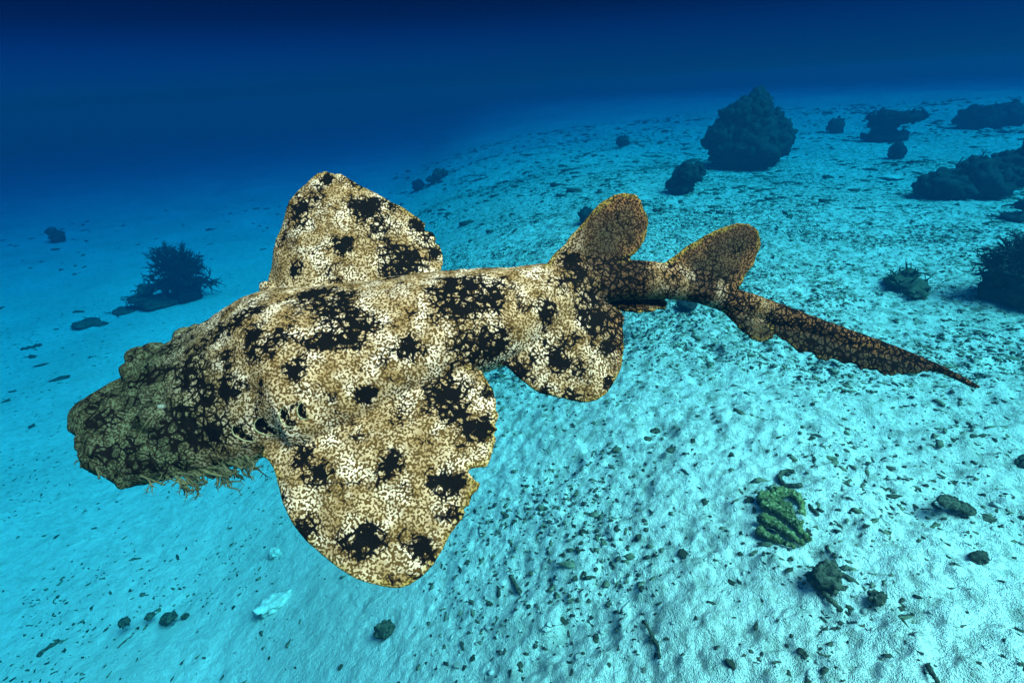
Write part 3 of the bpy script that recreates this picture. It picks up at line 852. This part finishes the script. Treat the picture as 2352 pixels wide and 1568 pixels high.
coral_lumps('rubble_mound', 'loose row of dark debris lumps on smooth blue sand under the shark head', [
    (385, 1425, 34, 16, 0), (300, 1410, 26, 12, 0), (345, 1418, 22, 10, 0), (410, 1400, 30, 10, 0), (285, 1462, 34, 14, 0), (330, 1480, 36, 12, 0), (430, 1415, 18, 8, 0)], M_rub, 'rubble', stubs=0, knobs=5, seed=61, sub=3, part='lump')
coral_lumps('rubble_mound', 'low patch of dark broken coral on the sand below the pelvic fin', [
    (1550, 1030, 30, 8, 0), (1510, 1000, 24, 7, 0), (1590, 1055, 26, 8, 0), (1480, 985, 18, 6, 0), (1530, 1018, 18, 6, 0), (1572, 1040, 16, 7, 0)], M_rub, 'rubble', stubs=0, knobs=6, seed=63, sub=3, part='lump')
coral_lumps('rubble_mound', 'low dark rubble patch on open sand in front of the bush coral', [
    (200, 748, 60, 14, 0), (150, 758, 40, 10, 0), (235, 752, 30, 10, 0)], M_coral2, 'rubble', stubs=3, seed=65, sub=3, part='lump', stub_r=.008, stub_l=.05)

# green ridged rubble, a splayed dead coral
p0, t0 = hit(1795, 1222); s_ = t0 / FPX
e_ = bpy.data.objects.new('dead_coral', None); C.objects.link(e_); e_.location = Vector(p0); e_.empty_display_size = .05
tag(e_, 'green ridged dead coral with splayed fingers lying on the sand', 'dead coral')


def on_floor(x, y, lift=0.0):
    q, t = hit(x, y); q = q.copy(); q[2] += lift; return q


for q, (pts, r_) in enumerate([([(1752, 1160), (1790, 1140), (1826, 1142), (1840, 1165), (1846, 1200)], 13),
                               ([(1756, 1172), (1788, 1184), (1818, 1206), (1842, 1230), (1858, 1244)], 13),
                               ([(1746, 1205), (1772, 1212), (1804, 1228), (1840, 1252)], 13),
                               ([(1738, 1228), (1762, 1240), (1792, 1248), (1826, 1258)], 9),
                               ([(1768, 1160), (1796, 1164), (1818, 1186), (1834, 1214)], 10)]):
    g = Geo(); pp = resample(pts, 9)
    line = [on_floor(x, y, 0) + np.array([0, 0, 1]) * s_ * (r_ * (1.5 - 1.3 * i / 8)) for i, (x, y) in enumerate(pp)]
    g.tube(line, [s_ * r_ * (1.25 - .85 * i / 8) for i in range(9)], 12)
    for i in range(9):
        g.lump(line[i] + np.array([rng.normal(0, .006), rng.normal(0, .006), .004]), np.ones(3) * s_ * r_ * (1.15 - .75 * i / 8) * rng.uniform(.75, 1.15), .35, 2.6, q * 9 + i, 3)
    link('finger', g.mesh('finger', p0), M_green, e_)


def rock(name, label, x, y, wpx, hpx, mat, seed, cat='rock', rz=0.0, amp=.35, group=None, flat=.9):
    p0, t0 = hit(x, y); s_ = t0 / FPX
    g = Geo(); g.lump((0, 0, hpx * .30 * s_), (wpx / 2 * s_, wpx / 2 * s_ * flat, hpx * .5 * s_), amp, 2.2, seed, 4, rz)
    o = link(name, g.mesh(name), mat); o.location = Vector(p0)
    return tag(o, label, cat, group)


rock('rock', 'dark angular rock on the sand below the green dead coral', 1895, 1338, 68, 56, M_rub, 51, amp=.45)
rock('rock', 'pitted dark oval rock on pale sand beside the chain of rubble lumps', 2246, 1288, 36, 30, M_rub, 52)
rock('rock', 'lone dark round rock on bare sand under the large pectoral fin', 886, 1452, 44, 34, M_rub, 53)
rock('rock', 'pale elongated slab of coral rock on smooth blue sand', 632, 1392, 86, 30, M_pale, 54, rz=.7, flat=.55)
rock('rock', 'small white coral lump beside the pale elongated slab', 634, 1275, 26, 22, M_pale, 55)
rock('rock', 'small dark knobby rock next to the dark angular rock', 2014, 1378, 36, 24, M_rub, 56)
rock('rock', 'round dark stone beside the spiked rubble mound and coral thicket', 2105, 684, 44, 26, M_coral2, 57)
rock('pale_stone', 'bright white stone lying at the foot of the wide coral boulder', 2316, 303, 38, 13, M_pale, 58, rz=.3)
rock('pale_stone', 'small pale stone on sand in front of the wide coral boulder', 2262, 303, 26, 9, M_pale, 59)
rock('pale_stone', 'flat pale stone on the slope beside the ragged coral ridge', 2048, 410, 44, 8, M_pale, 60)


def twig(label, pts, rpx, mat, seed, name='dead_twig'):
    rnd = random.Random(seed); q0, t0 = hit(*pts[0]); s_ = t0 / FPX
    g = Geo(); pp = resample(pts, 9)
    line = [on_floor(x + rnd.uniform(-2, 2), y + rnd.uniform(-2, 2), rpx * s_ * .5) for (x, y) in pp]
    g.tube(line, [rpx * s_ * rnd.uniform(.6, 1.1) for _ in line], 7)
    o = link(name, g.mesh(name, q0), mat); o.location = Vector(q0)
    tag(o, label, 'twig')


twig('long thin dark twig of dead coral lying alone on pale rubbly sand', [(1478, 1428), (1492, 1450), (1508, 1482), (1516, 1512)], 5, M_rub, 1)
twig('bent dark twig with thick end lying below the pelvic fin', [(1172, 1322), (1180, 1338), (1194, 1362)], 6, M_rub, 2)
twig('stout dark twig beside the dark angular rock', [(1890, 1362), (1905, 1380), (1928, 1402)], 7, M_rub, 3)
twig('crooked thin twig trailing away from the small knobby rock', [(2070, 1425), (2088, 1450), (2100, 1485), (2108, 1520)], 5, M_rub, 4)
twig('short dark twig at the tip of the green dead coral', [(1856, 1160), (1868, 1175), (1882, 1186)], 5, M_rub, 5)
twig('curved dark twig looped above the green dead coral', [(1822, 1085), (1800, 1084), (1788, 1098), (1798, 1114), (1822, 1118), (1842, 1116)], 6, M_rub, 6)
twig('thick dark twig past the end of the crooked thin twig', [(2128, 1530), (2140, 1548), (2152, 1566)], 7, M_rub, 7)
twig('long stout dark twig on smooth sand beside the row of debris', [(90, 1508), (112, 1488), (140, 1472)], 6, M_rub, 8)
twig('straight thin twig on smooth sand between debris row and stout twig', [(270, 1490), (290, 1472), (310, 1456)], 2.5, M_rub, 9)
twig('slender dark twig lying on open sand near the low rubble patch', [(50, 805), (72, 800), (94, 794)], 4, M_rub, 10)

# ------------------------------------------------------------------ loose coral fragments
KINDS = []


def kind(name, g, mat, label, group, cat):
    KINDS.append((name, g.mesh(name), mat, label, group, cat))


g = Geo(); g.lump((0, 0, .2), (1, .75, .6), .5, 1.7, 70, 2); kind('rubble_piece', g, M_rub, 'small dark lumpy piece of coral rubble lying loose on the sand', 'lumpy rubble pieces', 'rubble')
g = Geo(); g.lump((0, 0, .1), (1.1, .8, .3), .5, 2.1, 71, 2); kind('rubble_flake', g, M_rub, 'thin flat dark flake of coral rubble lying flush on the sand', 'flat rubble flakes', 'rubble')
g = Geo(); g.lump((0, 0, .3), (.8, .8, .7), .55, 2.6, 72, 2); kind('rubble_nugget', g, M_rub, 'round knobbly dark nugget of coral rubble sitting on the sand', 'knobbly rubble nuggets', 'rubble')
g = Geo(); g.lump((-.6, 0, .2), (.7, .5, .45), .4, 2, 73, 2); g.lump((.5, .2, .2), (.7, .45, .4), .4, 2, 74, 2); kind('rubble_pair', g, M_rub3, 'twin lobed brownish bit of coral rubble lying on the sand', 'twin lobed rubble bits', 'rubble')
rnd = random.Random(80); g = Geo(); branch(g, np.array([-1.3, 0, .15]), np.array([1.0, 0, 0.02]), 2.4, .24, 1, rnd, .5, 3, -.1, 6); kind('coral_finger', g, M_rub, 'forked dark finger of broken coral lying on the sand', 'forked coral fingers', 'coral bit')
rnd = random.Random(81); g = Geo(); branch(g, np.array([-1.5, 0, .12]), np.array([1.0, 0, 0.02]), 3.0, .18, 0, rnd, .5, 4, -.1, 6); kind('coral_stick', g, M_rub, 'straight thin dark stick of broken coral lying on the sand', 'thin coral sticks', 'coral bit')
g = Geo(); g.tube([(math.cos(t_) * 1.1, math.sin(t_) * .9, .1) for t_ in np.linspace(0.2, 3.4, 9)], [.2, .24, .26, .24, .22, .22, .2, .18, .12], 6); kind('coral_hook', g, M_rub3, 'hook shaped brownish curl of broken coral lying on the sand', 'curled coral hooks', 'coral bit')
g = Geo(); g.lump((0, 0, .15), (1, .7, .4), .45, 1.7, 90, 2); kind('pale_chip', g, M_rub2, 'greyish chip of bleached coral half sunk in the sand', 'bleached coral chips', 'coral chip')
g = Geo(); g.lump((0, 0, .1), (1, .8, .25), .4, 2.7, 91, 2); kind('shell_piece', g, M_pale, 'white flat broken shell piece lying on the sand', 'white shell pieces', 'shell')


def in_frame(p, m=10):
    d = depth_of(p)
    if d < .5: return False
    x, y = px_of(p)
    return -m < x < 2352 + m and -m < y < 1568 + m


def density(x, y):
    z0 = np.zeros_like(x)
    n = vnoise(np.stack([x * 1.1, y * 1.1, z0], 1), 101) * .6 + vnoise(np.stack([x * 3.0, y * 3.0, z0], 1), 102) * .6
    side = 0.10 + 0.90 * smooth(-0.6, 1.0, x + .16 * y)
    return side * (0.12 + 0.88 * smooth(-.45, .75, n)) * (0.6 + 0.4 * smooth(2.2, 4.2, np.hypot(x, y)))


def scatter(n, r0_, r1_, seed, near=False):
    q = np.random.default_rng(seed); out = []
    while len(out) < n:
        r = q.uniform(r0_, r1_, 4000) if near else np.sqrt(q.uniform(r0_ ** 2, r1_ ** 2, 4000)); a = q.uniform(-R(55), R(55), 4000)
        x, y = r * np.sin(a), r * np.cos(a)
        keep = q.uniform(0, 1, 4000) < density(x, y)
        out += list(zip(x[keep], y[keep]))
    return np.array(out[:n])


pts = scatter(1500, 1.2, 6.0, 1, True); done = 0
gzs = ground_z(pts[:, 0], pts[:, 1])
rk = random.Random(3)
for (x, y), z in zip(pts, gzs):
    if done >= 270: break
    p = np.array([x, y, z])
    if not in_frame(p, 0): continue
    name, me, mat, label, group, cat = KINDS[rk.choice((0, 0, 1, 1, 2, 2, 3, 3, 4, 4, 5, 5, 6, 7, 8))]
    o = link(name, me, mat); r_ = rk.uniform(.007, .019) * (1.25 if rk.random() < .15 else 1)
    o.location = p; o.rotation_euler = (rk.gauss(0, .25), rk.gauss(0, .25), rk.uniform(0, 6.28)); o.scale = (r_ * rk.uniform(.8, 1.4), r_ * rk.uniform(.7, 1.1), r_ * rk.uniform(.5, .9))
    tag(o, label, cat, group); done += 1

# the countless small bits as one mass
v1, f1 = ICO[1]


def bits(name, n, r0_, r1_, size, seed, mat, label):
    q = np.random.default_rng(seed); p = scatter(n, r0_, r1_, seed)
    z = ground_z(p[:, 0], p[:, 1])
    s_ = q.uniform(size[0], size[1], n) ** 1.0 * np.where(q.uniform(size=n) < .12, 1.7, 1)
    az = q.uniform(0, 6.283, n); el = q.uniform(.8, 2.6, n)
    jit = 1 + .62 * (q.uniform(-1, 1, (n, len(v1), 1)))
    vv = v1[None] * jit
    vx = vv[..., 0] * el[:, None]; vy = vv[..., 1]; vz = vv[..., 2] * .5 - .12
    X = (vx * np.cos(az)[:, None] - vy * np.sin(az)[:, None]) * s_[:, None] + p[:, 0:1]
    Y = (vx * np.sin(az)[:, None] + vy * np.cos(az)[:, None]) * s_[:, None] + p[:, 1:2]
    Z = vz * s_[:, None] + z[:, None]
    V_ = np.stack([X, Y, Z], -1).reshape(-1, 3)
    F_ = (f1[None] + (np.arange(n) * len(v1))[:, None, None]).reshape(-1, 3)
    o = link(name, big_mesh(name, V_, F_), mat)
    tag(o, label, kind='stuff')


bits('coral_gravel', 26000, 1.3, 8.0, (.0024, .0085), 21, M_rub, 'scattered dark coral gravel on the sand')
bits('algae_tufts', 30000, 1.6, 12.0, (.0035, .012), 24, M_rub3, 'thin film of brownish green algae tufts on the sand')
bits('distant_rubble', 3600, 7.0, 22.0, (.015, .050), 22, M_rub, 'scattered dark rubble on the distant sand')
bits('shell_grit', 8000, 1.3, 7.0, (.0025, .007), 23, M_pale, 'pale shell grit strewn over the sand')

# ------------------------------------------------------------------ the water itself
HB, HT = -1.6, CAM_H + 0.15
g = Geo()
X_ = 68.0
hv = [(-X_, -X_, HB), (X_, -X_, HB), (X_, X_, HB), (-X_, X_, HB), (-X_, -X_, HT), (X_, -X_, HT), (X_, X_, HT), (-X_, X_, HT)]
hf = [(3, 2, 1, 0), (4, 5, 6, 7), (0, 1, 5, 4), (1, 2, 6, 5), (2, 3, 7, 6), (3, 0, 4, 7)]
hm = bpy.data.materials.new('sea_water'); hm.use_nodes = True; ht = hm.node_tree; ht.nodes.clear()
ho = ht.nodes.new('ShaderNodeOutputMaterial'); pv = ht.nodes.new('ShaderNodeVolumePrincipled')
DENS = 0.44
ss = np.array([0.0002, 0.0060, 0.0135])             # scattering per metre
st = np.array([0.44, 0.122, 0.080])               # total extinction per metre
cs = ss / DENS
ac = 1 - (st - ss) / (DENS * (1 - cs))
pv.inputs['Density'].default_value = DENS
pv.inputs['Color'].default_value = (*cs, 1)
pv.inputs['Absorption Color'].default_value = (*(np.clip(ac, 0, 1) ** 2), 1)
pv.inputs['Anisotropy'].default_value = 0.15
ht.links.new(pv.outputs[0], ho.inputs['Volume'])
hz = link('haze', mesh_from('haze', hv, hf, False), hm)
tag(hz, 'clear blue sea water filling the scene', kind='stuff')
